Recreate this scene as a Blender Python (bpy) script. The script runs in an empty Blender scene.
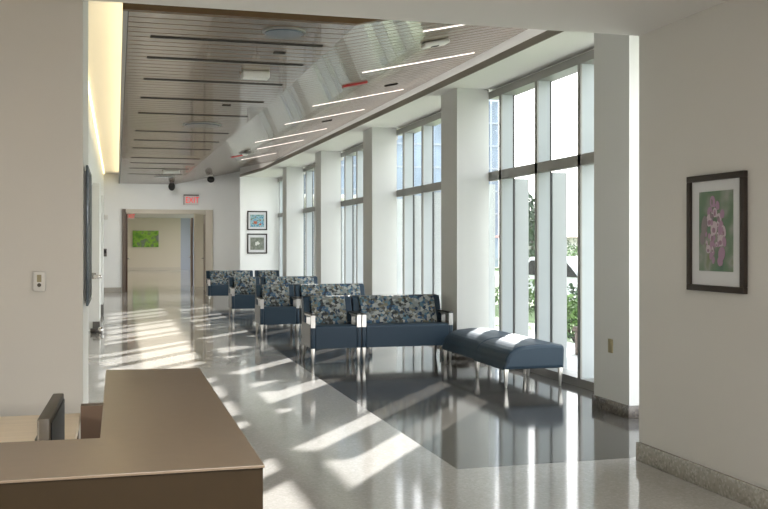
import bpy, bmesh, math, random
from mathutils import Vector, Matrix
random.seed(7)
SC = bpy.context.scene
C = SC.collection

# ------------------------------------------------------------------ camera, world, sun, exposure
TH = math.atan(267 / 967.0)
HC = 1.45
cam_d = bpy.data.cameras.new('camera'); cam = bpy.data.objects.new('camera', cam_d); C.objects.link(cam)
cam.location = (0, 0, HC); cam.rotation_euler = (math.pi / 2, 0, -TH)
cam_d.sensor_width = 36; cam_d.lens = 36 * 967 / 768.0; cam_d.shift_y = -9.5 / 768
cam_d.clip_start = .05; cam_d.clip_end = 500
SC.camera = cam

SC.view_settings.view_transform = 'Standard'; SC.view_settings.look = 'None'
SC.view_settings.gamma = 1; SC.view_settings.use_curve_mapping = False
SC.view_settings.exposure = .72

W = bpy.data.worlds.new('world'); SC.world = W; W.use_nodes = True
nt = W.node_tree; nt.nodes.clear()
wo = nt.nodes.new('ShaderNodeOutputWorld'); bg = nt.nodes.new('ShaderNodeBackground')
tc = nt.nodes.new('ShaderNodeTexCoord'); sx = nt.nodes.new('ShaderNodeSeparateXYZ'); rp = nt.nodes.new('ShaderNodeValToRGB')
nt.links.new(tc.outputs['Generated'], sx.inputs[0]); nt.links.new(sx.outputs['Z'], rp.inputs[0])
rp.color_ramp.elements[0].position = 0.0; rp.color_ramp.elements[0].color = (1, .99, .96, 1)
rp.color_ramp.elements[1].position = .8; rp.color_ramp.elements[1].color = (.80, .89, 1, 1)
nt.links.new(rp.outputs[0], bg.inputs[0]); bg.inputs[1].default_value = 3.1
nt.links.new(bg.outputs[0], wo.inputs[0])

def aim(o, d):
    o.rotation_euler = Vector(d).to_track_quat('-Z', 'Y').to_euler()
EL = math.radians(21.3); az = (-.715, -1.0)
n_ = math.hypot(*az)
sd = bpy.data.lights.new('sun', 'SUN'); sun = bpy.data.objects.new('sun', sd); C.objects.link(sun)
sd.energy = 15; sd.angle = math.radians(.55); sd.color = (1, .975, .94)
aim(sun, (az[0] / n_ * math.cos(EL), az[1] / n_ * math.cos(EL), -math.sin(EL)))
sun.location = (20, 40, 20)

def area(name, loc, d, sx_, sy_, e, col):
    l = bpy.data.lights.new(name, 'AREA'); o = bpy.data.objects.new(name, l); C.objects.link(o)
    l.shape = 'RECTANGLE'; l.size = sx_; l.size_y = sy_; l.energy = e; l.color = col
    o.location = loc; aim(o, d); return o
area('lobby_fill_light', (.9, -1.2, 2.8), (0, 0, -1), 2.4, 2.4, 235, (1, .96, .91))  # unseen lamp added above the desk area to light the near room
area('cove_light', (.12, 19.0, 3.47), (-1, 0, .45), 22, .08, 34, (1, .78, .42))
area('soffit_fill_light', (4.05, 17.5, 3.62), (1, 0, .05), 22, .06, 26, (1, .95, .88))  # added fill: lights the upper wall so the tilted slats reflect something bright
area('desk_fill_light', (-1.3, 2.07, 1.04), (.3, .75, -.65), 1.2, .03, 14, (1, .90, .76))  # added fill under the counter, brightens the worktop
area('far_hall_fill_light', (2.0, 44, 2.85), (0, 0, -1), 2.2, 20, 85, (1, .88, .70))  # unseen lamp added to brighten the hall beyond the doors

# ------------------------------------------------------------------ materials
def mat(name, col, rough=.5, metal=0, spec=.5, noise=None, bump=None, coat=0, emit=None):
    m = bpy.data.materials.new(name); m.use_nodes = True
    t = m.node_tree; b = t.nodes['Principled BSDF']
    b.inputs['Base Color'].default_value = (*col, 1); b.inputs['Roughness'].default_value = rough
    b.inputs['Metallic'].default_value = metal; b.inputs['Specular IOR Level'].default_value = spec
    b.inputs['Coat Weight'].default_value = coat
    if emit:
        b.inputs['Emission Color'].default_value = (*emit[0], 1); b.inputs['Emission Strength'].default_value = emit[1]
    co = t.nodes.new('ShaderNodeTexCoord')
    if noise:
        amp, sc, stretch = noise
        mp = t.nodes.new('ShaderNodeMapping'); mp.inputs['Scale'].default_value = stretch
        nz = t.nodes.new('ShaderNodeTexNoise'); nz.inputs['Scale'].default_value = sc; nz.inputs['Detail'].default_value = 5
        r = t.nodes.new('ShaderNodeValToRGB')
        r.color_ramp.elements[0].position = .3; r.color_ramp.elements[1].position = .7
        r.color_ramp.elements[0].color = (*[c * (1 - amp) for c in col], 1)
        r.color_ramp.elements[1].color = (*[min(1, c * (1 + amp)) for c in col], 1)
        t.links.new(co.outputs['Object'], mp.inputs[0]); t.links.new(mp.outputs[0], nz.inputs['Vector'])
        t.links.new(nz.outputs['Fac'], r.inputs[0]); t.links.new(r.outputs[0], b.inputs['Base Color'])
    if bump:
        st, sc = bump
        nz = t.nodes.new('ShaderNodeTexNoise'); nz.inputs['Scale'].default_value = sc
        bp = t.nodes.new('ShaderNodeBump'); bp.inputs['Strength'].default_value = st; bp.inputs['Distance'].default_value = .01
        t.links.new(co.outputs['Object'], nz.inputs['Vector']); t.links.new(nz.outputs['Fac'], bp.inputs['Height'])
        t.links.new(bp.outputs[0], b.inputs['Normal'])
    return m

def terrazzo(name, base, chips, rough, scale=70, base_noise=.06):
    m = bpy.data.materials.new(name); m.use_nodes = True
    t = m.node_tree; b = t.nodes['Principled BSDF']; co = t.nodes.new('ShaderNodeTexCoord')
    b.inputs['Roughness'].default_value = rough; b.inputs['Specular IOR Level'].default_value = .75
    v = t.nodes.new('ShaderNodeTexVoronoi'); v.inputs['Scale'].default_value = scale
    sp = t.nodes.new('ShaderNodeSeparateColor'); r = t.nodes.new('ShaderNodeValToRGB'); r.color_ramp.interpolation = 'CONSTANT'
    els = r.color_ramp.elements
    els[0].position = 0; els[0].color = (*base, 1)
    els[1].position = .55; els[1].color = (*chips[0], 1)
    for i, c in enumerate(chips[1:]):
        e = els.new(.55 + .45 * (i + 1) / len(chips)); e.color = (*c, 1)
    t.links.new(co.outputs['Object'], v.inputs['Vector']); t.links.new(v.outputs['Color'], sp.inputs[0])
    t.links.new(sp.outputs[0], r.inputs[0])
    nz = t.nodes.new('ShaderNodeTexNoise'); nz.inputs['Scale'].default_value = 1.3; nz.inputs['Detail'].default_value = 6
    mr = t.nodes.new('ShaderNodeMapRange'); mr.inputs[1].default_value = .3; mr.inputs[2].default_value = .7
    mr.inputs[3].default_value = 1 - base_noise; mr.inputs[4].default_value = 1 + base_noise
    mx = t.nodes.new('ShaderNodeMix'); mx.data_type = 'RGBA'; mx.blend_type = 'MULTIPLY'; mx.inputs[0].default_value = 1
    t.links.new(co.outputs['Object'], nz.inputs['Vector']); t.links.new(nz.outputs['Fac'], mr.inputs[0])
    t.links.new(r.outputs[0], mx.inputs[6]); t.links.new(mr.outputs[0], mx.inputs[7]); t.links.new(mx.outputs[2], b.inputs['Base Color'])
    # faint waviness of the polish
    bz = t.nodes.new('ShaderNodeTexNoise'); bz.inputs['Scale'].default_value = 2.5
    bp = t.nodes.new('ShaderNodeBump'); bp.inputs['Strength'].default_value = .05; bp.inputs['Distance'].default_value = .004
    t.links.new(co.outputs['Object'], bz.inputs['Vector']); t.links.new(bz.outputs['Fac'], bp.inputs['Height']); t.links.new(bp.outputs[0], b.inputs['Normal'])
    return m

M = {}
M['floor_light'] = terrazzo('pale terrazzo', (.405, .39, .37), [(.43, .415, .395), (.375, .36, .34), (.445, .43, .41), (.39, .375, .355)], .09)
M['floor_dark'] = terrazzo('charcoal terrazzo', (.062, .057, .051), [(.085, .078, .07), (.05, .046, .042), (.10, .094, .085), (.06, .055, .05)], .09)
M['base_dark'] = terrazzo('dark speckled base', (.075, .062, .05), [(.10, .085, .07), (.055, .045, .04), (.12, .105, .09)], .25)
M['base_light'] = terrazzo('light speckled base', (.34, .32, .28), [(.38, .36, .32), (.29, .27, .24), (.42, .40, .36)], .25)
M['base_grey'] = mat('grey rubber base', (.16, .155, .145), .5)
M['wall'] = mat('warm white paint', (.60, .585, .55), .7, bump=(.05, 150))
M['pier'] = mat('wall paint darkened for piers', (.58, .585, .57), .65)  # same paint as the walls, darkened to tone down the window-lit piers
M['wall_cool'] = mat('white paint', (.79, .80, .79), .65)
M['ceil'] = mat('ceiling paint', (.70, .69, .66), .8)
M['soffit_edge_shade'] = mat('soffit edge with painted shade', (.28, .26, .22), .7)  # taupe stands for the shade on the soffit's edge face
M['cove'] = mat('cove ceiling paint', (.80, .79, .75), .8)
M['slat'] = mat('brown grained slat', (.172, .126, .088), .24, spec=.6, noise=(.20, 6, (.6, 9, 9)), coat=.25)
M['fascia'] = mat('walnut fascia', (.115, .062, .022), .4, noise=(.15, 5, (.5, 6, 6)))
M['dark'] = mat('black void', (.012, .011, .010), .8)
M['alu'] = mat('grey aluminium', (.26, .255, .24), .4, metal=.3)
M['alu_white'] = mat('white coated fin', (.38, .415, .43), .5)
M['fin'] = mat('pale ribbed fin', (.38, .40, .40), .6)
M['gasket'] = mat('dark gasket', (.035, .036, .036), .6)
M['navy'] = mat('navy upholstery', (.023, .044, .069), .45, spec=.32, bump=(.08, 400))
M['navy_dark'] = mat('dark navy back shell', (.008, .013, .024), .45)
M['silver'] = mat('brushed silver', (.66, .64, .61), .28, metal=.85)
M['side'] = mat('smoked grey panel', (.13, .12, .115), .4, metal=.4)
M['cap'] = mat('black arm cap', (.015, .014, .014), .35)
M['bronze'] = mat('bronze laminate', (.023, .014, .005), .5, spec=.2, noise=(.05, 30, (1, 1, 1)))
M['bronze_sheen'] = mat('bronze laminate with painted sheen', (.150, .112, .076), .33, spec=.5, noise=(.04, 30, (1, 1, 1)))  # same laminate as the front, lightened to carry its glossy reflection
M['brown'] = mat('brown laminate', (.095, .058, .036), .45)
M['maple'] = mat('pale maple laminate', (.82, .68, .50), .4, noise=(.05, 3, (1, 14, 1)))
M['frame'] = mat('espresso frame', (.022, .014, .009), .6)
M['mat'] = mat('mat board', (.60, .61, .62), .7)
M['plastic'] = mat('white plastic', (.66, .65, .62), .45)
M['ivory'] = mat('ivory plastic', (.30, .26, .15), .5)
M['screen'] = mat('dark screen', (.006, .006, .007), .45, spec=.25)
M['bezel'] = mat('grey brown bezel', (.05, .042, .03), .45)
M['chrome'] = mat('chrome', (.75, .75, .75), .12, metal=1)
M['red'] = mat('red enamel', (.45, .02, .02), .4)
M['door'] = mat('walnut door', (.095, .052, .034), .35, noise=(.2, 4, (8, 8, .7)))
M['jamb'] = mat('putty door frame', (.55, .50, .42), .5)
M['jamb_dark'] = mat('taupe door leaf edge', (.13, .095, .075), .4)
M['led'] = mat('light strip', (1, 1, 1), .5, emit=((1, .86, .80), 1.3))
M['cove_led'] = mat('cove light strip', (1, 1, 1), .5, emit=((1, .80, .42), 1.6))
M['lens'] = mat('ceiling lamp diffuser', (.9, .9, .9), .5, emit=((1, .93, .85), 3))
M['lensblue'] = mat('grey blue diffuser', (.11, .135, .16), .2, metal=.3)
M['hall'] = mat('cream paint', (.62, .56, .46), .7)
M['blue_wall'] = mat('blue grey paint', (.34, .37, .44), .7)
M['exit_red'] = mat('exit letters', (.7, .05, .05), .5, emit=((1, .06, .08), .35))
M['exit_face'] = mat('exit sign face', (.62, .60, .58), .5)
M['grass'] = mat('lawn', (.10, .15, .05), .9, noise=(.4, 3, (1, 1, 1)))
M['paving'] = mat('concrete paving', (.52, .51, .49), .85, noise=(.08, 2, (1, 1, 1)))
M['leaf'] = mat('green leaves', (.09, .16, .045), .6, noise=(.5, 4, (1, 1, 1)))
M['leaf_dark'] = mat('dark leaves', (.05, .085, .045), .6, noise=(.4, 4, (1, 1, 1)))
M['bark'] = mat('bark', (.10, .075, .05), .8)
M['roof_red'] = mat('red brown roof', (.30, .11, .09), .7)
M['stucco'] = mat('pale stucco', (.62, .60, .57), .8)
M['van'] = mat('white car paint', (.75, .77, .8), .25)
M['tyre'] = mat('tyre rubber', (.02, .02, .02), .8)
M['tower'] = mat('pale blue glazed facade', (.20, .26, .34), .3, spec=.4, noise=(.35, .35, (1, 1, .6)))
M['tower_frame'] = mat('pale facade mullion', (.30, .34, .40), .4)
M['stone'] = mat('brown planter stone', (.16, .12, .10), .8)

def glass():
    m = bpy.data.materials.new('window glass'); m.use_nodes = True; t = m.node_tree; t.nodes.clear()
    o = t.nodes.new('ShaderNodeOutputMaterial'); mx = t.nodes.new('ShaderNodeMixShader')
    tr = t.nodes.new('ShaderNodeBsdfTransparent'); tr.inputs[0].default_value = (.95, .955, .95, 1)
    gl = t.nodes.new('ShaderNodeBsdfGlossy'); gl.inputs['Roughness'].default_value = .02
    lw = t.nodes.new('ShaderNodeLayerWeight'); lw.inputs[0].default_value = .5
    pw_ = t.nodes.new('ShaderNodeMath'); pw_.operation = 'POWER'; pw_.inputs[1].default_value = 4
    ml = t.nodes.new('ShaderNodeMath'); ml.operation = 'MULTIPLY_ADD'; ml.inputs[1].default_value = .35; ml.inputs[2].default_value = .02
    t.links.new(lw.outputs['Facing'], pw_.inputs[0]); t.links.new(pw_.outputs[0], ml.inputs[0]); t.links.new(ml.outputs[0], mx.inputs[0])
    t.links.new(tr.outputs[0], mx.inputs[1]); t.links.new(gl.outputs[0], mx.inputs[2]); t.links.new(mx.outputs[0], o.inputs[0])
    return m
M['glass'] = glass()

def mosaic():
    m = bpy.data.materials.new('geometric mosaic fabric'); m.use_nodes = True; t = m.node_tree; b = t.nodes['Principled BSDF']
    b.inputs['Roughness'].default_value = .8
    co = t.nodes.new('ShaderNodeTexCoord'); v = t.nodes.new('ShaderNodeTexVoronoi'); v.inputs['Scale'].default_value = 27
    v.distance = 'MANHATTAN'
    sp = t.nodes.new('ShaderNodeSeparateColor'); r = t.nodes.new('ShaderNodeValToRGB'); r.color_ramp.interpolation = 'CONSTANT'
    cols = [(.26, .27, .26), (.03, .075, .14), (.15, .165, .165), (.34, .35, .33), (.012, .03, .065), (.07, .07, .06), (.07, .14, .19), (.20, .22, .215), (.025, .028, .03), (.16, .15, .11)]
    e = r.color_ramp.elements; e[0].position = 0; e[0].color = (*cols[0], 1); e[1].position = .1; e[1].color = (*cols[1], 1)
    cols = [tuple(q * .9 for q in c) for c in cols]
    for i in range(2, 10):
        x = e.new(i * .1); x.color = (*cols[i], 1)
    t.links.new(co.outputs['Object'], v.inputs['Vector']); t.links.new(v.outputs['Color'], sp.inputs[0])
    t.links.new(sp.outputs[0], r.inputs[0]); t.links.new(r.outputs[0], b.inputs['Base Color'])
    return m
M['mosaic'] = mosaic()

def blotch(name, cols, scale, rough=.3, seedoff=0):
    m = bpy.data.materials.new(name); m.use_nodes = True; t = m.node_tree; b = t.nodes['Principled BSDF']
    b.inputs['Roughness'].default_value = rough
    co = t.nodes.new('ShaderNodeTexCoord'); mp = t.nodes.new('ShaderNodeMapping'); mp.inputs['Location'].default_value = (seedoff, seedoff, 0)
    nz = t.nodes.new('ShaderNodeTexNoise'); nz.inputs['Scale'].default_value = scale; nz.inputs['Detail'].default_value = 2
    r = t.nodes.new('ShaderNodeValToRGB'); e = r.color_ramp.elements
    n = len(cols); e[0].position = .3; e[0].color = (*cols[0], 1); e[1].position = .7; e[1].color = (*cols[-1], 1)
    for i in range(1, n - 1):
        x = e.new(.3 + .4 * i / (n - 1)); x.color = (*cols[i], 1)
    t.links.new(co.outputs['Object'], mp.inputs[0]); t.links.new(mp.outputs[0], nz.inputs['Vector'])
    t.links.new(nz.outputs['Fac'], r.inputs[0]); t.links.new(r.outputs[0], b.inputs['Base Color'])
    return m
M['art_green'] = blotch('blurred green print', [(.02, .05, .03), (.05, .13, .06), (.09, .15, .08), (.22, .24, .20), (.10, .14, .02)], 5)
M['art_blue'] = blotch('blue garden print', [(.03, .10, .18), (.10, .28, .40), (.30, .45, .50), (.05, .20, .16), (.35, .10, .06)], 16)
M['art_olive'] = blotch('olive print', [(.09, .10, .08), (.14, .16, .12), (.20, .21, .18)], 12)
M['art_leaf'] = blotch('bright green print', [(.02, .07, .01), (.10, .28, .01), (.22, .42, .03), (.12, .18, .08), (.20, .21, .20)], 2.2)

# ------------------------------------------------------------------ mesh helpers
class MB:
    def __init__(s): s.bm = bmesh.new()
    def box(s, x0, x1, y0, y1, z0, z1, mi=0, bev=0, seg=2):
        t = bmesh.new()
        vs = [t.verts.new(p) for p in ((x0, y0, z0), (x1, y0, z0), (x1, y1, z0), (x0, y1, z0), (x0, y0, z1), (x1, y0, z1), (x1, y1, z1), (x0, y1, z1))]
        for f in ((0, 3, 2, 1), (4, 5, 6, 7), (0, 1, 5, 4), (1, 2, 6, 5), (2, 3, 7, 6), (3, 0, 4, 7)): t.faces.new([vs[i] for i in f])
        if bev: bmesh.ops.bevel(t, geom=t.edges[:], offset=bev, segments=seg, profile=.5, affect='EDGES')
        for f in t.faces: f.material_index = mi; f.smooth = bool(bev)
        s.merge(t); return s
    def merge(s, t):
        me = bpy.data.meshes.new('tmp'); t.to_mesh(me); t.free(); s.bm.from_mesh(me); bpy.data.meshes.remove(me)
    def hull8(s, pts, mi=0, bev=0):
        t = bmesh.new(); vs = [t.verts.new(p) for p in pts]
        for f in ((0, 3, 2, 1), (4, 5, 6, 7), (0, 1, 5, 4), (1, 2, 6, 5), (2, 3, 7, 6), (3, 0, 4, 7)): t.faces.new([vs[i] for i in f])
        bmesh.ops.recalc_face_normals(t, faces=t.faces[:])
        if bev: bmesh.ops.bevel(t, geom=t.edges[:], offset=bev, segments=2, profile=.5, affect='EDGES')
        for f in t.faces: f.material_index = mi; f.smooth = bool(bev)
        s.merge(t); return s
    def prism(s, prof, a0, a1, axis='y', bev=0, smooth=False, mi=0):
        """prof: list of 2-d points; axis 'y' -> (x,z) profile run along y; 'x' -> (y,z) run along x; 'z' -> (x,y) run along z"""
        t = bmesh.new()
        f3 = {'y': lambda p, a: (p[0], a, p[1]), 'x': lambda p, a: (a, p[0], p[1]), 'z': lambda p, a: (p[0], p[1], a)}[axis]
        A = [t.verts.new(f3(p, a0)) for p in prof]; B = [t.verts.new(f3(p, a1)) for p in prof]
        fa = t.faces.new(A); fb = t.faces.new(B[::-1]); n = len(prof)
        for i in range(n): t.faces.new((A[i], B[i], B[(i + 1) % n], A[(i + 1) % n]))
        bmesh.ops.recalc_face_normals(t, faces=t.faces[:])
        if bev:
            ed = [e for f in (fa, fb) for e in f.edges]
            bmesh.ops.bevel(t, geom=ed, offset=bev, segments=2, profile=.5, affect='EDGES')
        for f in t.faces: f.material_index = mi; f.smooth = smooth
        s.merge(t); return s
    def cyl(s, p0, p1, r0, r1=None, n=20, mi=0):
        r1 = r0 if r1 is None else r1
        p0 = Vector(p0); p1 = Vector(p1); d = p1 - p0
        t = bmesh.new(); bmesh.ops.create_cone(t, cap_ends=True, segments=n, radius1=r0, radius2=r1, depth=d.length)
        bmesh.ops.transform(t, matrix=Matrix.Translation((p0 + p1) / 2) @ d.to_track_quat('Z', 'Y').to_matrix().to_4x4(), verts=t.verts)
        for f in t.faces: f.material_index = mi; f.smooth = len(f.verts) == 4
        s.merge(t); return s
    def ball(s, c, r, sc=(1, 1, 1), mi=0, n=12):
        t = bmesh.new(); bmesh.ops.create_uvsphere(t, u_segments=n * 2, v_segments=n, radius=r)
        bmesh.ops.transform(t, matrix=Matrix.Translation(c) @ Matrix.Diagonal((*sc, 1)), verts=t.verts)
        for f in t.faces: f.material_index = mi; f.smooth = True
        s.merge(t); return s
    def build(s, name, mats, parent=None):
        me = bpy.data.meshes.new(name); s.bm.to_mesh(me); s.bm.free()
        for m in (mats if isinstance(mats, (list, tuple)) else [mats]): me.materials.append(M[m] if isinstance(m, str) else m)
        o = bpy.data.objects.new(name, me); C.objects.link(o)
        if parent: o.parent = parent
        return o

def tag(o, label, cat=None, group=None, kind=None):
    o['label'] = label
    if cat: o['category'] = cat
    if group: o['group'] = group
    if kind: o['kind'] = kind
    return o
def empty(name, loc=(0, 0, 0), rz=0):
    o = bpy.data.objects.new(name, None); C.objects.link(o); o.location = loc; o.rotation_euler = (0, 0, rz); o.empty_display_size = .1
    return o
def st(name, mb, m, label, cat, parent=None):
    o = mb.build(name, m, parent); tag(o, label, cat, kind='structure'); return o
def copy_tree(o, parent=None):
    c = o.copy(); C.objects.link(c)
    if parent: c.parent = parent
    for ch in list(o.children): copy_tree(ch, c)
    return c

# ------------------------------------------------------------------ STRUCTURE
GX = 2.12          # edge of dark terrazzo band
f = MB()
def quad(mb, x0, x1, y0, y1, mi):
    mb.box(x0, x1, y0, y1, -.12, 0, mi)
quad(f, -3.2, 4.8, -4, 5.9, 0); quad(f, -3.2, GX, 5.9, 60, 0); quad(f, GX, 4.8, 5.9, 30.7, 1); quad(f, GX, 8, 30.7, 60, 0)
st('floor', f, ['floor_light', 'floor_dark'], 'polished pale terrazzo floor with a charcoal terrazzo band along the windows', 'floor')

# near lobby
st('ceiling', MB().box(-3.2, 3.6, -4, 5.83, 2.86, 2.98), 'ceil', 'plain low painted ceiling over the reception desk', 'ceiling')
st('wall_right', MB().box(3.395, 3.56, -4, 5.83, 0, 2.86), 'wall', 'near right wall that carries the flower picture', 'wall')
st('baseboard_right', MB().box(3.37, 3.395, -4, 5.83, 0, .125, bev=.003), 'base_light', 'pale speckled base along the near right wall', 'baseboard')
st('wall_rear', MB().box(-3.2, 3.6, -4.1, -4, 0, 2.98), 'wall', 'wall behind the reception area', 'wall')
st('wall_side', MB().box(-3.3, -3.2, -4.1, 6.2, 0, 2.98), 'wall', 'side wall of the reception area far left', 'wall')
# left pier and wall with door casing
p = MB().box(-.665, -.19, 5.83, 6.95, 0, 3.7)
st('wall_pier', p, 'wall', 'tall grey pier at left, holding the thermostat', 'wall')
st('wall_front_left', MB().box(-3.3, -.665, 6.12, 6.25, 0, 3.7), 'wall', 'wall set back left of the thermostat pier', 'wall')
st('trim_1', MB().box(-.75, -.672, 6.04, 6.12, 0, 2.24, bev=.004).box(-1.75, -.672, 6.04, 6.12, 2.24, 2.32, bev=.004), 'wall_cool', 'pale door casing at the far left edge', 'trim')
# long left wall with shallow piers and recess headers
w = MB().box(-.55, -.39, 6.95, 30.7, 2.45, 3.75).box(-.55, -.39, 17.0, 20.2, 0, 2.45).box(-.55, -.39, 21.3, 30.7, 0, 2.45).box(-.75, -.55, 6.95, 30.7, 0, 3.75).box(-.55, -.39, 6.95, 12.6, 0, 2.45)
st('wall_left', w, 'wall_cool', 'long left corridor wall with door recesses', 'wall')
st('wall_jamb', MB().box(-.39, -.285, 17.0, 18.3, 0, 2.5), 'wall_cool', 'shallow pier on the left wall beside the chrome handle', 'wall')
st('wall_jamb', MB().box(-.39, -.285, 21.3, 22.2, 0, 2.5), 'wall_cool', 'second shallow pier farther along the left wall', 'wall')
st('baseboard_left', MB().box(-.395, -.28, 16.985, 18.3, 0, .16), 'base_grey', 'grey base around the nearer shallow pier', 'baseboard')
st('baseboard_left', MB().box(-.395, -.28, 21.285, 22.2, 0, .19), 'base_grey', 'grey base around the farther shallow pier', 'baseboard')
st('door_1', MB().box(-.56, -.54, 12.7, 16.9, 0, 2.4), 'jamb', 'closed door panel inside the left wall recess', 'door')

# cove and plenum ceilings, roof
st('ceiling', MB().box(-.55, .5, 5.95, 30.7, 3.63, 3.72), 'cove', 'bright cove ceiling strip washed by warm light', 'ceiling')
st('ceiling', MB().box(-.5, 4.6, 5.83, 8.2, 3.95, 4.0), 'ceil', 'upper ceiling in front of the wood slat ceiling', 'ceiling')
st('wall_header', MB().box(-.7, 4.6, 5.78, 5.83, 2.98, 4.1), 'ceil', 'upright face above the low reception ceiling', 'wall')
st('roof', MB().box(-1, 5.0, 5.7, 30.9, 4.1, 4.2), 'ceil', 'roof slab over the corridor', 'roof')
st('trim_2', MB().box(-.385, -.365, 7.0, 30.6, 3.60, 3.63), 'cove_led', 'thin warm light line where the left wall meets the cove', 'trim')

# wood slat ceiling -------------------------------------------------
HW = 3.33; YF, YB = 8.03, 30.65; XR = 4.45; SL = .22
def xc(y): return 1.97 + (1.73 - 1.97) * max(0, (y - 12)) / 18.7
def pz(x, y): return HW + SL * (x - xc(y))
PITCH = .19; GAP = .022
fl = MB(); pn = MB(); y = YF + .02
while y < YB - .02:
    a, b = y, min(y + PITCH - GAP, YB)
    fl.hull8([(.09, a, HW), (xc(a), a, HW), (xc(b), b, HW), (.09, b, HW), (.09, a, HW + .03), (xc(a), a, HW + .03), (xc(b), b, HW + .03), (.09, b, HW + .03)])
    pn.hull8([(xc(a), a, HW), (XR, a, pz(XR, a)), (XR, b, pz(XR, b)), (xc(b), b, HW), (xc(a), a, HW + .03), (XR, a, pz(XR, a) + .03), (XR, b, pz(XR, b) + .03), (xc(b), b, HW + .03)])
    y += PITCH
bk = MB().box(.05, 2.0, YF, YB, HW + .06, HW + .08)
bk.hull8([(2.0, YF, HW + .06), (XR, YF, pz(XR, YF) + .06), (XR, YB, pz(XR, YB) + .06), (1.7, YB, HW + .06), (2.0, YF, HW + .09), (XR, YF, pz(XR, YF) + .09), (XR, YB, pz(XR, YB) + .09), (1.7, YB, HW + .09)])
wc = empty('ceiling', (0, 0, 0)); tag(wc, 'long folded ceiling of brown slats, flat at left and tilted up towards the windows', 'ceiling', kind='structure')
fl.build('flat_slats', 'slat', wc); pn.build('tilted_slats', 'slat', wc); bk.build('backing', 'dark', wc)
MB().box(.045, .085, YF, YB, HW - .005, HW + .10).build('edge_channel', 'alu', wc)
fs = MB().box(.045, 1.97, YF - .05, YF, HW, HW + .32)
fs.hull8([(1.97, YF - .05, HW), (XR, YF - .05, pz(XR, YF)), (XR, YF, pz(XR, YF)), (1.97, YF, HW), (1.97, YF - .05, HW + .32), (XR, YF - .05, 3.94), (XR, YF, 3.94), (1.97, YF, HW + .32)])
fs.build('front_fascia', 'fascia', wc)

# window side soffit (with a thin edge, its shade put into the colour)
ZS = 3.43
prof = [(4.62, 5.83), (4.62, 28.25), (3.45, 28.25), (3.73, 25.6), (3.99, 8.0), (3.99, 5.83)]
st('ceiling', MB().prism(prof, ZS, ZS + .06, 'z'), 'ceil', 'smooth painted soffit band along the tops of the windows', 'ceiling')
ed = MB()
for (x0, y0), (x1, y1) in ((prof[2], prof[3]), (prof[3], prof[4]), (prof[4], prof[5])):
    ed.hull8([(x0, y0, ZS - .004), (x0 - .012, y0, ZS - .004), (x1 - .012, y1, ZS - .004), (x1, y1, ZS - .004), (x0, y0, ZS + .075), (x0 - .012, y0, ZS + .075), (x1 - .012, y1, ZS + .075), (x1, y1, ZS + .075)])
st('trim_3', ed, 'soffit_edge_shade', 'edge strip of the window soffit, its shade painted in as taupe', 'trim')

# columns
COLY = [7.25, 11.50, 15.70, 19.93, 24.21]
for i, y0 in enumerate(COLY):
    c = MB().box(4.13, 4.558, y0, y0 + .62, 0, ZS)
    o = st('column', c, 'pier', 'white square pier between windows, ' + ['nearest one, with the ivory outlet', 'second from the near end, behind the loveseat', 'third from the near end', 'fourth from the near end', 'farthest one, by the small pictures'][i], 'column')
    MB().box(4.115, 4.558, y0 - .015, y0 + .635, 0, .105, bev=.003).build('base', 'base_dark', o)

# window bays -------------------------------------------------------
WX = 4.557
bays = [(5.83, 7.25, [6.10]), (7.87, 11.50, [7.90, 8.95, 10.0, 11.055]), (12.12, 15.70, [12.15, 13.17, 14.20, 15.22]), (16.32, 19.93, [16.35, 17.38, 18.42, 19.45]), (20.55, 24.21, [20.58, 21.62, 22.66, 23.72]), (24.83, 28.25, [24.86, 25.88, 26.92, 27.86])]
blab = ['narrow window beside the end of the near right wall', 'tall window nearest the camera, beside the upholstered benches', 'tall window behind the first loveseat, second along the corridor', 'third tall window along the corridor', 'fourth tall window along the corridor', 'farthest tall window, next to the wall with two small pictures']
for i, (y0, y1, mus) in enumerate(bays):
    e = empty('window_%d' % (i + 1), (WX, y0, 0)); tag(e, blab[i], 'window', kind='structure')
    def L(mb, name, m, e=e, y0=y0):
        o = mb.build(name, m, e); o.matrix_parent_inverse = Matrix.Translation((-WX, -y0, 0)); return o
    L(MB().box(WX, 4.76, y0, y1, 3.30, 3.39), 'head_rail', 'alu')
    L(MB().box(WX, 4.62, y0, y1, 2.26, 2.375).box(4.62, 4.76, y0, y1, 2.29, 2.35), 'transom', 'alu')
    L(MB().box(WX, 4.78, y0, y1, 0, .085), 'sill', 'alu')
    L(MB().box(4.737, 4.745, y0 - (.31 if i else 0), y1 + .31, .085, 3.3), 'pane', 'glass')
    for m in [q * 1.0063 for q in mus]:
        L(MB().box(WX, 4.575, m - .034, m + .034, .085, 3.30), 'mullion', 'alu')
        L(MB().box(4.575, 4.715, m - .032, m + .032, .085, 3.30).box(4.715, 4.735, m - .034, m + .034, .085, 3.30, 1), 'reveal', ['alu_white', 'gasket'])
        fb = MB()
        k = 4.752
        fb.box(4.75, 4.93, m - .02, m + .02, 0, 2.27)
        while k < 4.92:
            fb.box(k, k + .012, m - .0215, m + .0215, 0, 2.27); k += .026
        L(fb, 'outer_fin', 'fin')
st('wall_upper', MB().box(4.62, 4.78, 5.83, 30.9, 3.392, 4.1), 'wall_cool', 'wall strip above the window heads', 'wall')

st('column', MB().box(6.78, 7.75, 12.9, 13.1, -.1, 5.6), 'wall_cool', 'added white pier outside the nearest window, blocking a band of sun', 'column')  # unseen block added to keep one sun band off the floor
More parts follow.
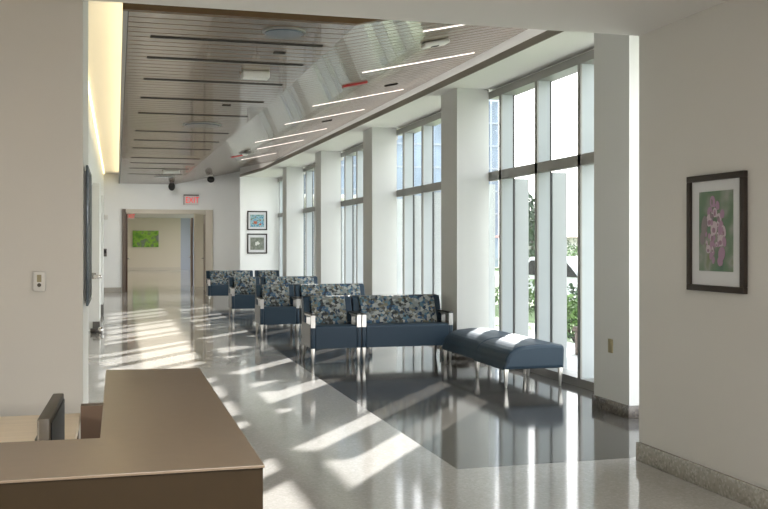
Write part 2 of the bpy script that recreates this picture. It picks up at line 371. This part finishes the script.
# far end of the corridor
st('wall_end', MB().box(-.6, .178, 30.7, 30.85, 0, 3.9).box(2.875, 3.9, 30.7, 30.85, 0, 4.1).box(.178, 2.875, 30.7, 30.85, 2.55, 4.1), 'wall_cool', 'far corridor wall with the open double doorway and exit sign', 'wall')
st('baseboard_end', MB().box(-.39, .12, 30.68, 30.70, 0, .15), 'base_light', 'pale base left of the far doorway', 'baseboard')
wl = MB().prism([(3.45, 28.25), (4.9, 28.25), (4.9, 30.7), (3.75, 30.7)], 0, 3.9, 'z')
st('wall_picture', wl, 'wall_cool', 'bright white wall with two small framed pictures', 'wall')
df = MB().box(.15, .26, 30.62, 30.72, 0, 2.55, 1).box(2.67, 2.90, 30.64, 30.72, 0, 2.55).box(.27, 2.66, 30.655, 30.72, 2.42, 2.548)
st('trim_4', df, ['jamb', 'jamb_dark'], 'putty coloured frame around the far double doorway', 'trim')

# second hall beyond the doors
h = MB().box(.02, .17, 30.85, 57, 0, 3.1)
st('wall_hall_left', h, 'hall', 'left wall of the hall beyond the doorway', 'wall')
st('wall_hall_end', MB().box(0, 3.55, 57, 57.15, 0, 3.1), 'hall', 'cream end wall with the green canvas', 'wall')
st('wall_hall_side', MB().box(3.3, 8, 57.3, 57.45, 0, 3.1), 'blue_wall', 'blue grey wall in the far right corner', 'wall')
st('baseboard_hall', MB().box(.17, 3.55, 56.95, 57, 0, .17), 'jamb', 'tan base below the green canvas', 'baseboard')
st('ceiling', MB().box(0, 8, 30.85, 57.5, 3.0, 3.1), 'ceil', 'ceiling of the hall beyond the doorway', 'ceiling')
st('wall_hall_pier', MB().box(2.60, 2.93, 34.0, 34.4, 0, 3.0), 'hall', 'cream pier just beyond the open doorway', 'wall')
st('wall_hall_right', MB().box(4.6, 4.75, 30.85, 33.0, 0, 3.0).box(4.6, 4.75, 37.5, 43.0, 0, 3.0).box(4.6, 4.75, 46.5, 50, 0, 3.0), 'wall_cool', 'right wall pieces of the far hall between its windows', 'wall')

# ------------------------------------------------------------------ doors
def door_leaf(loc, rz, label, w=.95):
    d = empty('door_leaf', loc, rz); tag(d, label, 'door')
    MB().box(0, .05, 0, w, .01, 2.40, bev=.003).build('panel', 'door', d)
    for s in (-1, 1):
        MB().cyl((.025 + s * .02, w - .08, 1.02), (.025 + s * .09, w - .08, 1.02), .014).cyl((.025 + s * .085, w - .07, 1.02), (.025 + s * .085, w - .20, 1.02), .012).build('lever_handle', 'chrome', d)
    MB().box(.015, .035, w * .3, w * .7, 1.3, 2.1).box(-.003, .053, w * .28, w * .3, 1.28, 2.12).box(-.003, .053, w * .7, w * .72, 1.28, 2.12).build('vision_panel', 'gasket', d)
    return d
door_leaf((.265, 30.75, 0), 0, 'open brown door leaf at the left side of the far doorway')
door_leaf((2.665, 30.75, 0), -.035, 'open brown door leaf at the right side of the far doorway', 1.1)
door_leaf((2.515, 34.45, 0), -.03, 'brown door leaf standing open beyond the cream pier', .9)

# ------------------------------------------------------------------ ceiling fittings
SY = [8.96, 9.96, 11.26, 12.70, 14.17, 16.42, 17.85, 19.30, 21.45, 22.83, 24.40, 26.40]
ordn = ['nearest', 'second', 'third', 'fourth', 'fifth', 'sixth', 'seventh', 'eighth', 'ninth', 'tenth', 'eleventh', 'farthest']
for i, y in enumerate(SY):
    r = xc(y) - .10
    o = MB().box(.29, r, y - .035, y + .035, HW - .006, HW + .02).build('slot_diffuser', 'dark')
    tag(o, 'long black slot in the flat brown slats, ' + (ordn[i] if i in (0, 11) else ordn[i] + ' from the near end'), 'air slot', 'black slots in the flat slat ceiling')
def tilt(name, x0, x1, y0, y1, dz0, dz1, m, parent=None):
    return MB().hull8([(x0, y0, pz(x0, y0) - dz0), (x1, y0, pz(x1, y0) - dz0), (x1, y1, pz(x1, y1) - dz0), (x0, y1, pz(x0, y1) - dz0),
                       (x0, y0, pz(x0, y0) + dz1), (x1, y0, pz(x1, y0) + dz1), (x1, y1, pz(x1, y1) + dz1), (x0, y1, pz(x0, y1) + dz1)]).build(name, m, parent)
LY = [(8.96, 2.87, 4.26), (11.26, 2.84, 4.27), (14.17, 2.81, 4.22), (16.42, 2.77, 4.18), (19.30, 2.66, 4.12), (21.45, 3.0, 4.05), (24.40, 3.0, 3.9)]
for i, (y, a, b) in enumerate(LY):
    o = tilt('linear_light', a, b, y - .011, y + .011, .006, -.001, 'led')
    tag(o, 'thin glowing light line in the tilted slats, ' + (['nearest', 'second from the near end', 'third from the near end', 'fourth from the near end', 'fifth from the near end', 'sixth from the near end', 'farthest'][i]), 'ceiling light', 'light lines in the tilted slat ceiling')
def disc(x, y, r, label):
    e = empty('round_downlight', (x, y, HW)); tag(e, label, 'ceiling light', 'round fittings in the flat slats')
    MB().cyl((0, 0, -.012), (0, 0, .02), r, n=40).build('trim_ring', 'alu', e)
    MB().cyl((0, 0, -.022), (0, 0, -.010), r * .88, n=40).build('diffuser', 'lensblue', e)
disc(1.42, 8.45, .19, 'round blue grey ceiling fitting, nearest and largest')
disc(1.28, 15.3, .30, 'round ceiling fitting halfway along the flat slats')
disc(1.25, 27.2, .28, 'round ceiling fitting at the far end of the flat slats')
area('door_wall_fill_light', (1.25, 27.2, HW - .04), (.12, .35, -1), .4, .4, 55, (1, .97, .93))  # added fill below an unlit fitting, brightens the far door wall
def bxfit(x, y, label, s=1):
    e = empty('access_point', (x, y, HW)); tag(e, label, 'ceiling device')
    MB().box(-.17 * s, .17 * s, -.10 * s, .10 * s, -.075, 0, bev=.012).build('housing', 'plastic', e)
    MB().box(-.19 * s, .19 * s, .09 * s, .13 * s, -.012, .0).build('mounting_plate', 'fascia', e)
bxfit(1.45, 10.50, 'white box mounted under the near flat slats', .85)
bxfit(1.33, 25.0, 'white box mounted under the far flat slats', 1.2)
e = empty('wireless_unit', (3.25, 9.75, pz(3.25, 9.75))); tag(e, 'white angular unit under the tilted slats, near the first light line', 'ceiling device')
e.rotation_euler = (0, -math.atan(SL), 0)
MB().box(-.14, .14, -.09, .09, -.05, -.005, bev=.015).build('housing', 'plastic', e); MB().box(-.05, .03, -.03, .02, -.056, -.048).build('lens', 'dark', e)
for i, (x, y, lab) in enumerate(((3.0, 12.3, 'red strip fitting in the tilted slats between the second and third light lines'), (2.72, 22.6, 'small red strip fitting in the tilted slats near the far end'))):
    tag(tilt('alarm_strip', x - .16, x + .16, y - .05, y + .05, .02, .01, 'red'), lab, 'alarm')
for x, y, lab in ((3.75, 13.2, 'small dark slot in the tilted slats above the second window'), (3.72, 17.4, 'small dark slot in the tilted slats above the third window')):
    tag(tilt('sensor_slot', x - .09, x + .09, y - .035, y + .035, .012, .01, 'dark'), lab, 'sensor')
for x, y, lab in ((1.53, 9.38, 'small dark plate in the flat slats between the first two black slots'), (1.42, 13.1, 'small dark plate in the flat slats past the fourth black slot')):
    tag(MB().box(x - .055, x + .055, y - .04, y + .04, HW - .008, HW).build('sensor_slot', 'dark'), lab, 'sensor')
e = empty('smoke_detector', (2.75, 21.6, pz(2.75, 21.6))); tag(e, 'grey round detector under the tilted slats towards the far end', 'detector')
MB().cyl((0, 0, -.05), (0, 0, 0), .13, .16).build('base', 'side', e); MB().ball((0, 0, -.05), .07, (1, 1, .6)).build('sensing_head', 'plastic', e)
for x, y, z, lab in ((1.58, 29.6, HW, 'dark camera hanging near the crease of the slats by the far wall'), (2.70, 29.2, pz(2.70, 29.2), 'dark dome camera with white mount on the tilted slats by the far wall')):
    e = empty('security_camera', (x, y, z)); tag(e, lab, 'camera')
    MB().cyl((0, 0, -.06), (0, 0, .0), .06).box(-.35 if x > 2 else -.03, .03, -.03, .03, -.045, -.01).build('mount', 'plastic' if x > 2 else 'side', e)
    MB().ball((0, 0, -.13), .10, (1, 1, 1.25) if x < 2 else (1.1, 1.1, 1)).build('dome', 'dark', e)

# ------------------------------------------------------------------ exit sign
def text_mesh(s, size, depth):
    cu = bpy.data.curves.new('t', 'FONT'); cu.body = s; cu.size = size; cu.extrude = depth; cu.align_x = 'CENTER'; cu.align_y = 'CENTER'
    o = bpy.data.objects.new('t', cu); C.objects.link(o); dg = bpy.context.evaluated_depsgraph_get()
    me = bpy.data.meshes.new_from_object(o.evaluated_get(dg)); C.objects.unlink(o); bpy.data.objects.remove(o); return me
def exit_sign(loc, s, label):
    e = empty('exit_sign', loc); tag(e, label, 'sign')
    MB().box(-.22 * s, .22 * s, -.03, .03, -.15 * s, .15 * s, bev=.006).build('housing', 'exit_face', e)
    MB().box(-.235 * s, .235 * s, -.035, .035, .13 * s, .17 * s).box(-.235 * s, -.215 * s, -.035, .035, -.15 * s, .13 * s).build('frame', 'side', e)
    if s < 1: MB().box(-.02, .02, -.02, .02, .15, .285).build('hanger', 'side', e)
    me = text_mesh('EXIT', .235 * s, .003); me.transform(Matrix.Rotation(math.pi / 2, 4, 'X')); me.transform(Matrix.Diagonal((.88, 1, 1.1, 1)))
    me.materials.clear(); me.materials.append(M['exit_red'])
    o = bpy.data.objects.new('lettering', me); C.objects.link(o); o.parent = e; o.location = (.03 * s, -.036, -.01)
exit_sign((2.23, 30.64, 2.85), 1.0, 'lit EXIT sign above the right side of the far doorway')
exit_sign((.55, 44, 2.72), .9, 'small red EXIT sign hanging in the hall beyond the doorway')

# ------------------------------------------------------------------ pictures
def picture(name, loc, rz, w, h, fw, mw, art, label, cat='picture', deep=.03):
    """face towards local -Y, origin at the centre"""
    e = empty(name, loc, rz); tag(e, label, cat)
    b = MB().box(-w / 2, w / 2, -deep, 0, h / 2 - fw, h / 2, bev=.003).box(-w / 2, w / 2, -deep, 0, -h / 2, -h / 2 + fw, bev=.003)
    b.box(-w / 2, -w / 2 + fw, -deep, 0, -h / 2 + fw, h / 2 - fw, bev=.003).box(w / 2 - fw, w / 2, -deep, 0, -h / 2 + fw, h / 2 - fw, bev=.003)
    b.build('frame', 'frame', e)
    MB().box(-w / 2 + fw, w / 2 - fw, -.012, -.002, -h / 2 + fw, h / 2 - fw).build('mat_board', 'mat', e)
    return e
pw, ph = .56, .69
pic = picture('framed_print', (3.393, 4.94, 1.521), -math.pi / 2, pw, ph, .036, .1, None, 'dark framed print of pink bell flowers on the near right wall')
# local x runs towards -Y of the world (right in the photo)
pr = MB().box(-.165, .165, -.016, -.012, -.225, .245).build('print', 'art_green', pic); pr['label'] = 'blurred green garden photograph with pink bell flowers'
M['petal_w'] = mat('pale petal', (.50, .42, .46), .6); M['petal_p'] = mat('pink petal', (.34, .21, .30), .6); M['petal_d'] = mat('plum throat', (.28, .17, .23), .6); M['haze_p'] = mat('mauve blur', (.20, .17, .18), .6); M['haze_g'] = mat('olive blur', (.15, .17, .04), .6)
def ell(mb, cx, cz, rx, rz_, y, mi, rot=0, n=16):
    t = bmesh.new(); vs = []
    for k in range(n):
        a = 2 * math.pi * k / n; px, pzz = rx * math.cos(a), rz_ * math.sin(a) * (1.0 + .25 * (math.sin(a) < 0) * abs(math.cos(a)))
        vs.append(t.verts.new((cx + px * math.cos(rot) - pzz * math.sin(rot), y, cz + px * math.sin(rot) + pzz * math.cos(rot))))
    fc = t.faces.new(vs); fc.material_index = mi; r = bmesh.ops.extrude_face_region(t, geom=[fc])
    bmesh.ops.translate(t, vec=(0, .0015, 0), verts=[v for v in r['geom'] if isinstance(v, bmesh.types.BMVert)])
    for q in t.faces: q.material_index = mi
    mb.merge(t)
fw_ = MB()
bells = [(-.02, .185, .026, .034, 1), (.03, .16, .018, .026, 1), (-.045, .125, .026, .030, 1), (.005, .12, .02, .028, 0), (-.05, .075, .03, .036, 0), (-.005, .03, .032, .040, 0), (.045, .085, .022, .030, 0), (.075, .11, .02, .026, 1), (.06, .03, .027, .042, 1), (.088, .01, .020, .034, 0), (-.02, -.025, .024, .028, 0), (.06, -.045, .03, .034, 0), (.095, -.05, .018, .03, 1), (-.025, -.07, .022, .030, 1), (-.06, -.095, .024, .024, 0), (-.015, -.115, .016, .016, 1), (.07, -.12, .032, .040, 1), (.055, -.165, .026, .028, 1), (-.10, .045, .03, .06, 3), (-.12, -.03, .025, .04, 3)]
bells = [(a - .008, b, rx, rz_, mi) for a, b, rx, rz_, mi in bells]
rb = random.Random(3)
for k in range(26):
    t = rb.random(); bells.append((-.01 + .06 * (1 - t) * .3 + rb.gauss(0, .038), .19 - .36 * t, rb.uniform(.008, .014), rb.uniform(.012, .022), rb.choice((0, 1, 1, 3))))
for i, (a, b, rx, rz_, mi) in enumerate(bells): ell(fw_, a, b, rx, rz_, -.0178 - i * .00002, mi, rot=.25 * math.sin(i * 2.3))
for i, (a, b, rx, rz_, mi) in enumerate(bells):
    if mi == 0: ell(fw_, a, b - rz_ * .35, rx * .45, rz_ * .38, -.0200, 2)
fl_o = fw_.build('flowers', ['petal_w', 'petal_p', 'petal_d', 'haze_p'], pic)

a = picture('framed_print', (3.95, 28.248, 2.165), 0, .585, .56, .035, .08, None, 'small framed blue garden print, upper one on the bright far wall')
MB().box(-.20, .20, -.016, -.012, -.19, .17).build('print', 'art_blue', a)
fl2 = MB()
for (x, z, r) in ((-.05, -.06, .05), (.09, -.11, .035), (-.09, -.03, .02)): ell(fl2, x, z, r, r * .8, -.018, 0)
M['orange'] = mat('orange red blossom', (.42, .10, .05), .6); M['white_fl'] = mat('white blossom', (.62, .63, .58), .6)
fl2.build('blossoms', 'orange', a)
a = picture('framed_print', (3.95, 28.248, 1.49), 0, .585, .585, .035, .08, None, 'small framed print of a white flower, lower one on the bright far wall')
MB().box(-.20, .20, -.016, -.012, -.18, .18).build('print', 'art_olive', a)
fl3 = MB()
for (x, z, rx, rz_, rt) in ((-.01, .02, .05, .03, 0), (.04, 0, .04, .025, .6), (-.03, -.02, .03, .035, 0), (.02, .04, .025, .03, .5)): ell(fl3, x, z, rx, rz_, -.018, 0, rt)
fl3.build('blossom', 'white_fl', a)
# green canvas at the very end
e = empty('canvas_print', (1.58, 56.95, 1.80)); tag(e, 'wide unframed green leaf canvas on the cream end wall', 'picture')
MB().box(-.72, .72, -.04, .0, -.47, .47).build('canvas', 'art_leaf', e)
# thin wall display by the pier
e = empty('wall_display', (-.188, 6.32, 1.52)); tag(e, 'upright dark wall display seen edge on, on the side of the near left pier', 'display')
MB().box(.0, .012, -.33, .33, -.40, .37).build('back_box', 'alu', e)
MB().box(.012, .026, -.38, .38, -.43, .40, bev=.004).build('bezel', 'lensblue', e)
MB().box(.026, .0275, -.35, .35, -.40, .37).build('screen', 'screen', e)
e = picture('framed_print', (-.388, 12.2, 1.55), math.pi / 2, .7, 1.1, .04, .1, None, 'tall green framed print on the left corridor wall seen at a steep angle')
MB().box(-.28, .28, -.016, -.012, -.42, .42).build('print', 'art_leaf', e)

# ------------------------------------------------------------------ small wall fittings
e = empty('thermostat', (-.425, 5.828, 1.245)); tag(e, 'small white thermostat with dark display on the grey pier', 'thermostat')
MB().box(-.034, .034, -.026, 0, -.060, .055, bev=.008).build('housing', 'plastic', e); MB().box(-.012, .012, -.029, -.024, -.005, .036).build('display', 'ivory', e); MB().cyl((0, -.030, -.022), (0, -.024, -.022), .011).build('dial', 'bezel', e)
e = empty('wall_outlet', (4.128, 7.56, .575)); tag(e, 'ivory outlet plate low on the nearest white pier', 'outlet')
MB().box(-.008, 0, -.038, .038, -.06, .06, bev=.002).build('cover_plate', 'ivory', e)
for z in (-.022, .022): MB().cyl((-.0105, 0, z), (-.006, 0, z), .015).build('socket', 'ivory', e)
e = empty('door_handle_set', (-.34, 16.975, .93)); tag(e, 'chrome lever on the pier of the left wall', 'handle')
MB().box(-.07, .0, -.012, .008, -.05, .05).build('plate', 'alu', e); MB().cyl((-.02, 0, 0), (-.02, -.10, 0), .018).box(-.03, .10, -.12, -.09, -.04, .02, bev=.008).build('lever', 'chrome', e)
e = empty('floor_door_stop', (-.33, 16.6, 0)); tag(e, 'shiny chrome stop on the floor in front of the pier base', 'door stop')
MB().cyl((-.09, 0, .04), (.06, 0, .04), .04).build('bar', 'side', e); MB().ball((.07, 0, .05), .05).build('bumper', 'chrome', e)
e = empty('wall_strobe', (-.33, 30.69, 2.30)); tag(e, 'small white alarm strobe left of the far doorway', 'alarm')
MB().box(-.06, .06, -.05, 0, -.07, .07, bev=.01).build('housing', 'plastic', e); MB().box(-.03, .05, -.06, -.045, -.03, .03).build('lens', 'exit_face', e)
e = empty('card_reader', (-.35, 30.69, 1.22)); tag(e, 'small dark reader box left of the far doorway', 'card reader')
MB().box(-.05, .05, -.04, 0, -.12, .12, bev=.01).build('housing', 'side', e); MB().box(-.03, .03, -.045, -.038, -.02, .08).build('face', 'dark', e)

# ------------------------------------------------------------------ reception desk
dk = empty('reception_desk', (0, 0, 0)); tag(dk, 'bronze laminate reception desk with a raised L shaped counter in the left foreground', 'desk')
HD = 1.07; X1 = .246
ctr = MB()
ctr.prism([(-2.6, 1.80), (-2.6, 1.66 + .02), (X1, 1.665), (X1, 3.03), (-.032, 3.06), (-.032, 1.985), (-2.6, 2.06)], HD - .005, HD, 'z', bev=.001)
ctr.build('countertop', 'bronze_sheen', dk)
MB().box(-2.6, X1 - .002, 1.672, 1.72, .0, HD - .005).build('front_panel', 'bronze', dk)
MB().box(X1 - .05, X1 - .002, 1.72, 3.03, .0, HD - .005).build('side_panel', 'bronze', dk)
MB().box(-.03, X1 - .05, 3.0, 3.02, 0, HD - .005).build('end_panel', 'bronze', dk)
MB().box(-.03, -.01, 2.1, 3.0, .70, HD - .005).build('inner_panel', 'brown', dk)
MB().box(-2.6, -.145, 2.02, 4.16, .72, .76, bev=.002).build('worktop', 'maple', dk)
MB().box(-.142, -.05, 4.10, 4.17, .0, .797).build('return_panel', 'brown', dk)
MB().box(-2.6, -.15, 4.08, 4.13, 0, .72).build('modesty_panel', 'brown', dk)
mo = empty('computer_monitor', (-.168, 2.62, .762), math.radians(-1.5)); tag(mo, 'dark monitor seen from its side on the pale desk worktop', 'monitor')
MB().hull8([(-.012, -.17, .06), (.018, -.17, .06), (.018, .24, .06), (-.012, .24, .06), (-.012, -.17, .272), (.018, -.17, .272), (.018, .24, .272), (-.012, .24, .272)], bev=.004).build('housing', 'bezel', mo)
MB().box(.018, .021, -.155, .225, .075, .258).build('screen', 'screen', mo)
MB().box(-.03, -.012, -.05, .05, 0, .2).build('stand', 'bezel', mo); MB().box(-.12, .09, -.12, .12, 0, .012, bev=.003).build('foot', 'bezel', mo)

# ------------------------------------------------------------------ seating
def leg_mb(x, y, top=.2, sx=0, sy=0):
    m = MB(); a, b = .022, .009
    m.hull8([(x - b + sx, y - b + sy, 0), (x + b + sx, y - b + sy, 0), (x + b + sx, y + b + sy, 0), (x - b + sx, y + b + sy, 0), (x - a, y - a, top), (x + a, y - a, top), (x + a, y + a, top), (x - a, y + a, top)], bev=.002)
    return m
def seat_unit(Wd, label, cat, name, group):
    e = empty(name); tag(e, label, cat, group)
    h = Wd / 2; aw = .052; D = .66
    prof = [(.0, .205), (.0, .455), (.004, .472), (.018, .482), (.05, .487), (.30, .478), (.50, .465), (.50, .205)]
    MB().prism(prof, -h + aw + .003, h - aw - .003, 'x', bev=.008, smooth=False).build('seat', 'navy', e)
    # back shell
    shell = [(.50, .205), (.46, .46), (.60, .815), (.625, .826), (.655, .815), (.66, .78), (.62, .205)]
    MB().prism(shell, -h + .002, h - .002, 'x', bev=.012).build('back_shell', 'navy_dark', e)
    for s in (-1, 1):
        x0, x1 = sorted((s * (h - .003), s * (h - .085)))
        MB().prism([(.415, .50), (.52, .79), (.545, .818), (.60, .815), (.47, .48)], x0, x1, 'x', bev=.008).build('back_wing', 'navy', e)
    b = [(.355, .475), (.35, .50), (.36, .53), (.485, .795), (.51, .822), (.55, .826), (.61, .815), (.46, .475)]
    MB().prism(b, -h + .088, h - .088, 'x', bev=.014, smooth=False).build('back_cushion', 'mosaic', e)
    for s in (-1, 1):
        x0, x1 = sorted((s * h, s * (h - aw)))
        MB().box(x0, x1, .0, .56, .205, .465, bev=.006).build('arm_panel', 'navy', e)
        xo = sorted((s * h, s * (h + .006)))
        MB().box(xo[0], xo[1], .03, .58, .215, .50).build('side_panel', 'side', e)
        # bent flat bar: front post, top run, rear post
        ar = MB().box(x0, x1, 0, .018, .462, .607)
        ar.box(x0 + .004, x1 - .004, 0.0, .44, .600, .615)
        R = .045; pts = []
        for k in range(7):
            t = math.pi / 2 * k / 6; pts.append((.335 - R * math.cos(t) + R - R, .60 - R + R * math.sin(t)))
        cur = [(.29, .462), (.29, .56)] + [(.29 + R - R * math.cos(math.pi / 2 * k / 6), .56 + .045 * math.sin(math.pi / 2 * k / 6)) for k in range(1, 7)]
        inn = [(p[0] + .016 if i < 3 else p[0] + .012, p[1] - (.0 if i < 2 else .012 * min(1, (i - 1) / 4))) for i, p in enumerate(cur)]
        ar.prism(cur + inn[::-1], x0 + .002, x1 - .002, 'x')
        arm = ar.build('arm_rest', 'silver', e)
        MB().box(x0 - .002, x1 + .002, -.002, .47, .615, .630, bev=.004).build('arm_cap', 'cap', arm)
    for s in (-1, 1):
        leg_mb(s * (h - .028), .030, .207, -s * .0, 0).build('leg', 'silver', e)
        leg_mb(s * (h - .035), .56, .207, s * .012, .075).build('leg', 'silver', e)
    return e
GR = 'patterned back seats in rows along the windows'
ch0 = seat_unit(.62, '', 'armchair', 'armchair', 'armchairs along the windows')
lv0 = seat_unit(1.17, '', 'loveseat', 'loveseat', 'loveseats along the windows')
units = [  # kind, centre x, front y
    (0, 2.555, 11.42, 'blue armchair with mosaic back, nearest one, left of the nearest loveseat'),
    (1, 3.463, 11.42, 'blue two seat sofa with mosaic back, nearest one, behind the benches'),
    (0, 2.475, 15.10, 'blue armchair with mosaic back in the second row, behind the nearest armchair'),
    (1, 3.39, 15.10, 'blue two seat sofa with mosaic back in the second row'),
    (0, 2.475, 19.0, 'blue armchair with mosaic back in the third row'),
    (1, 3.39, 19.0, 'blue two seat sofa with mosaic back in the third row'),
    (1, 2.74, 24.0, 'blue two seat sofa with mosaic back in the farthest row, by the doorway'),
    (0, 3.69, 24.0, 'blue armchair with mosaic back in the farthest row, right of the sofa'),
]
used = set()
for k, x, y, lab in units:
    src = lv0 if k else ch0
    o = src if k not in used else copy_tree(src)
    used.add(k); o.scale = (1, 1, .977); o.location = (x, y, 0); o['label'] = lab

def ottoman():
    e = empty('bench_ottoman')
    tag(e, '', 'bench', 'upholstered benches by the nearest window')
    p = [(-.305, .185), (-.312, .20), (-.300, .235)]
    for k in range(0, 9):
        t = k / 8; p.append((-.288 + .235 * (1 - math.cos(t * math.pi / 2)), .262 + .165 * math.sin(t * math.pi / 2)))
    p += [(.05, .437), (.20, .434), (.285, .424), (.302, .410), (.308, .38), (.302, .185)]
    MB().prism([(a * 1.09, b) for a, b in p], .004, .892, 'y', bev=.034, smooth=False).build('cushion', 'navy', e)
    for s in (-1, 1):
        leg_mb(s * .30, .05, .19).build('leg', 'silver', e); leg_mb(s * .30, .85, .19).build('leg', 'silver', e)
    return e
ot = ottoman(); ot.location = (4.105, 9.08, 0); ot['label'] = 'navy backless bench with sloped edge, nearest one, by the big window'
o2 = copy_tree(ot); o2.location = (4.130, 9.985, 0); o2.scale = (.96, 1.34, .995); o2['label'] = 'longer navy backless bench with sloped edge, the farther one next to the nearest loveseat'
e = empty('side_chair', (6.0, 55.2, 0), .3); tag(e, 'dark chair in the far right corner of the hall', 'chair')
MB().box(-.3, .3, 0, .55, .22, .45, bev=.03).build('seat', 'navy_dark', e); MB().box(-.3, .3, .5, .62, .3, .95, bev=.03).build('backrest', 'navy_dark', e)
for s in (-.25, .25):
    for q in (.05, .55): MB().box(s - .02, s + .02, q - .02, q + .02, 0, .23).build('leg', 'silver', e)

# ------------------------------------------------------------------ outdoors
o = MB().box(4.8, 60, -10, 100, -.2, -.10).build('ground', 'grass'); tag(o, 'lawn outside the windows', 'ground', kind='structure')
o = MB().box(4.8, 6.6, -4, 60, -.1, -.02).build('path', 'paving'); tag(o, 'pale paving strip outside the windows', 'path', kind='structure')
tw = empty('glazed_building', (0, 0, 0)); tag(tw, 'tall pale blue glazed building standing far beyond the windows', 'building')
MB().box(12, 26.1, 64, 74, -.1, 15).build('facade', 'tower', tw)
g = MB()
for k in range(10): g.box(12 + k * 1.5 - .06, 12 + k * 1.5 + .06, 63.9, 64, -.1, 15)
for k in range(10): g.box(12, 26.1, 63.92, 64, k * 1.6 + .4, k * 1.6 + .52)
g.build('facade_mullions', 'tower_frame', tw)
pv = empty('pavilion', (29.0, 59, 0)); tag(pv, 'low pavilion with a red brown roof beyond the trees', 'building')
MB().box(-3.5, 3.5, -3, 3, -.1, 1.95).build('wall', 'stucco', pv)
MB().hull8([(-4.2, -3.7, 1.95), (4.2, -3.7, 1.95), (4.2, 3.7, 1.95), (-4.2, 3.7, 1.95), (-2.5, -.4, 2.7), (2.5, -.4, 2.7), (2.5, .4, 2.7), (-2.5, .4, 2.7)]).build('roof', 'roof_red', pv)
def foliage(c, r, n, s, m, parent, name='foliage'):
    bm = bmesh.new()
    for _ in range(n):
        d = Vector((random.gauss(0, 1), random.gauss(0, 1), random.gauss(0, 1))).normalized() * (random.random() ** .4)
        p = Vector(c) + Vector((d.x * r[0], d.y * r[1], d.z * r[2])); q = Matrix.Rotation(random.random() * 6.3, 4, Vector((random.random() - .5, random.random() - .5, random.random() - .5)).normalized())
        ss = s * random.uniform(.6, 1.3)
        bm.faces.new([bm.verts.new(p + q @ Vector(v)) for v in ((-ss, 0, 0), (0, -ss * .5, 0), (ss, 0, .2 * ss), (0, ss * .5, 0))])
    me = bpy.data.meshes.new(name); bm.to_mesh(me); bm.free(); me.materials.append(M[m]); ob = bpy.data.objects.new(name, me); C.objects.link(ob); ob.parent = parent
    return ob
def tree(x, y, h, r, lab, m='leaf', name='tree'):
    e = empty(name, (x, y, -.1)); tag(e, lab, 'tree')
    MB().cyl((0, 0, 0), (0, 0, h * .7), .05 * h / 2.5, .03, n=10).build('trunk', 'bark', e)
    foliage((0, 0, h * .68), (r, r, h * .34), 1500, .10 * h / 3, m, e)
def shrub(x, y, h, r, lab, m='leaf'):
    e = empty('shrub', (x, y, -.1)); tag(e, lab, 'shrub')
    b = MB()
    for k in range(6): b.cyl((0, 0, 0), (math.cos(k) * r * .6, math.sin(k) * r * .6, h * .7), .012, .006, n=6)
    b.build('stems', 'bark', e); foliage((0, 0, h * .55), (r, r, h * .48), 700, .06, m, e)
tree(14.6, 29.5, 1.5, 1.1, 'low bushy green tree behind the white car')
tree(11.4, 25.4, 3.0, .9, 'slim green tree seen through the middle pane of the nearest window', 'leaf_dark')
tree(24.5, 49, 1.9, 2.6, 'broad dark green tree in front of the red roofed pavilion', 'leaf_dark')
shrub(7.05, 14.1, .75, .5, 'low leafy shrub at the paving edge outside the nearest window')
shrub(8.2, 15.9, .9, .55, 'second leafy shrub outside the nearest window, farther from the glass', 'leaf_dark')
shrub(7.6, 17.6, 1.0, .5, 'green shrub seen past the left panes of the nearest window')
vn = empty('parked_car', (10.6, 20.8, -.1), .2); tag(vn, 'white car parked beyond the shrubs outside', 'car')
MB().prism([(-2.1, .25), (-2.1, .62), (-1.2, .76), (-.6, 1.2), (-.3, 1.28), (.9, 1.26), (1.6, .86), (2.1, .8), (2.1, .25)], -.85, .85, 'x', bev=.05).build('body', 'van', vn)
MB().prism([(-.95, .82), (-.5, 1.17), (.85, 1.18), (1.3, .84)], -.87, .87, 'x').build('side_window', 'screen', vn)
for sx_ in (-.8, .8):
    for yy in (-1.3, 1.35): MB().cyl((sx_ - .1, yy, .33), (sx_ + .1, yy, .33), .33).build('wheel', 'tyre', vn)
e = empty('stone_planter', (6.1, 11.6, -.02)); tag(e, 'small brown stone planter just outside the nearest window', 'planter')
MB().box(-.2, .2, -.2, .2, 0, .32, bev=.02).box(-.22, .22, -.22, .22, .32, .38, bev=.01).build('pot', 'stone', e); foliage((0, 0, .5), (.2, .2, .2), 200, .04, 'leaf_dark', e)
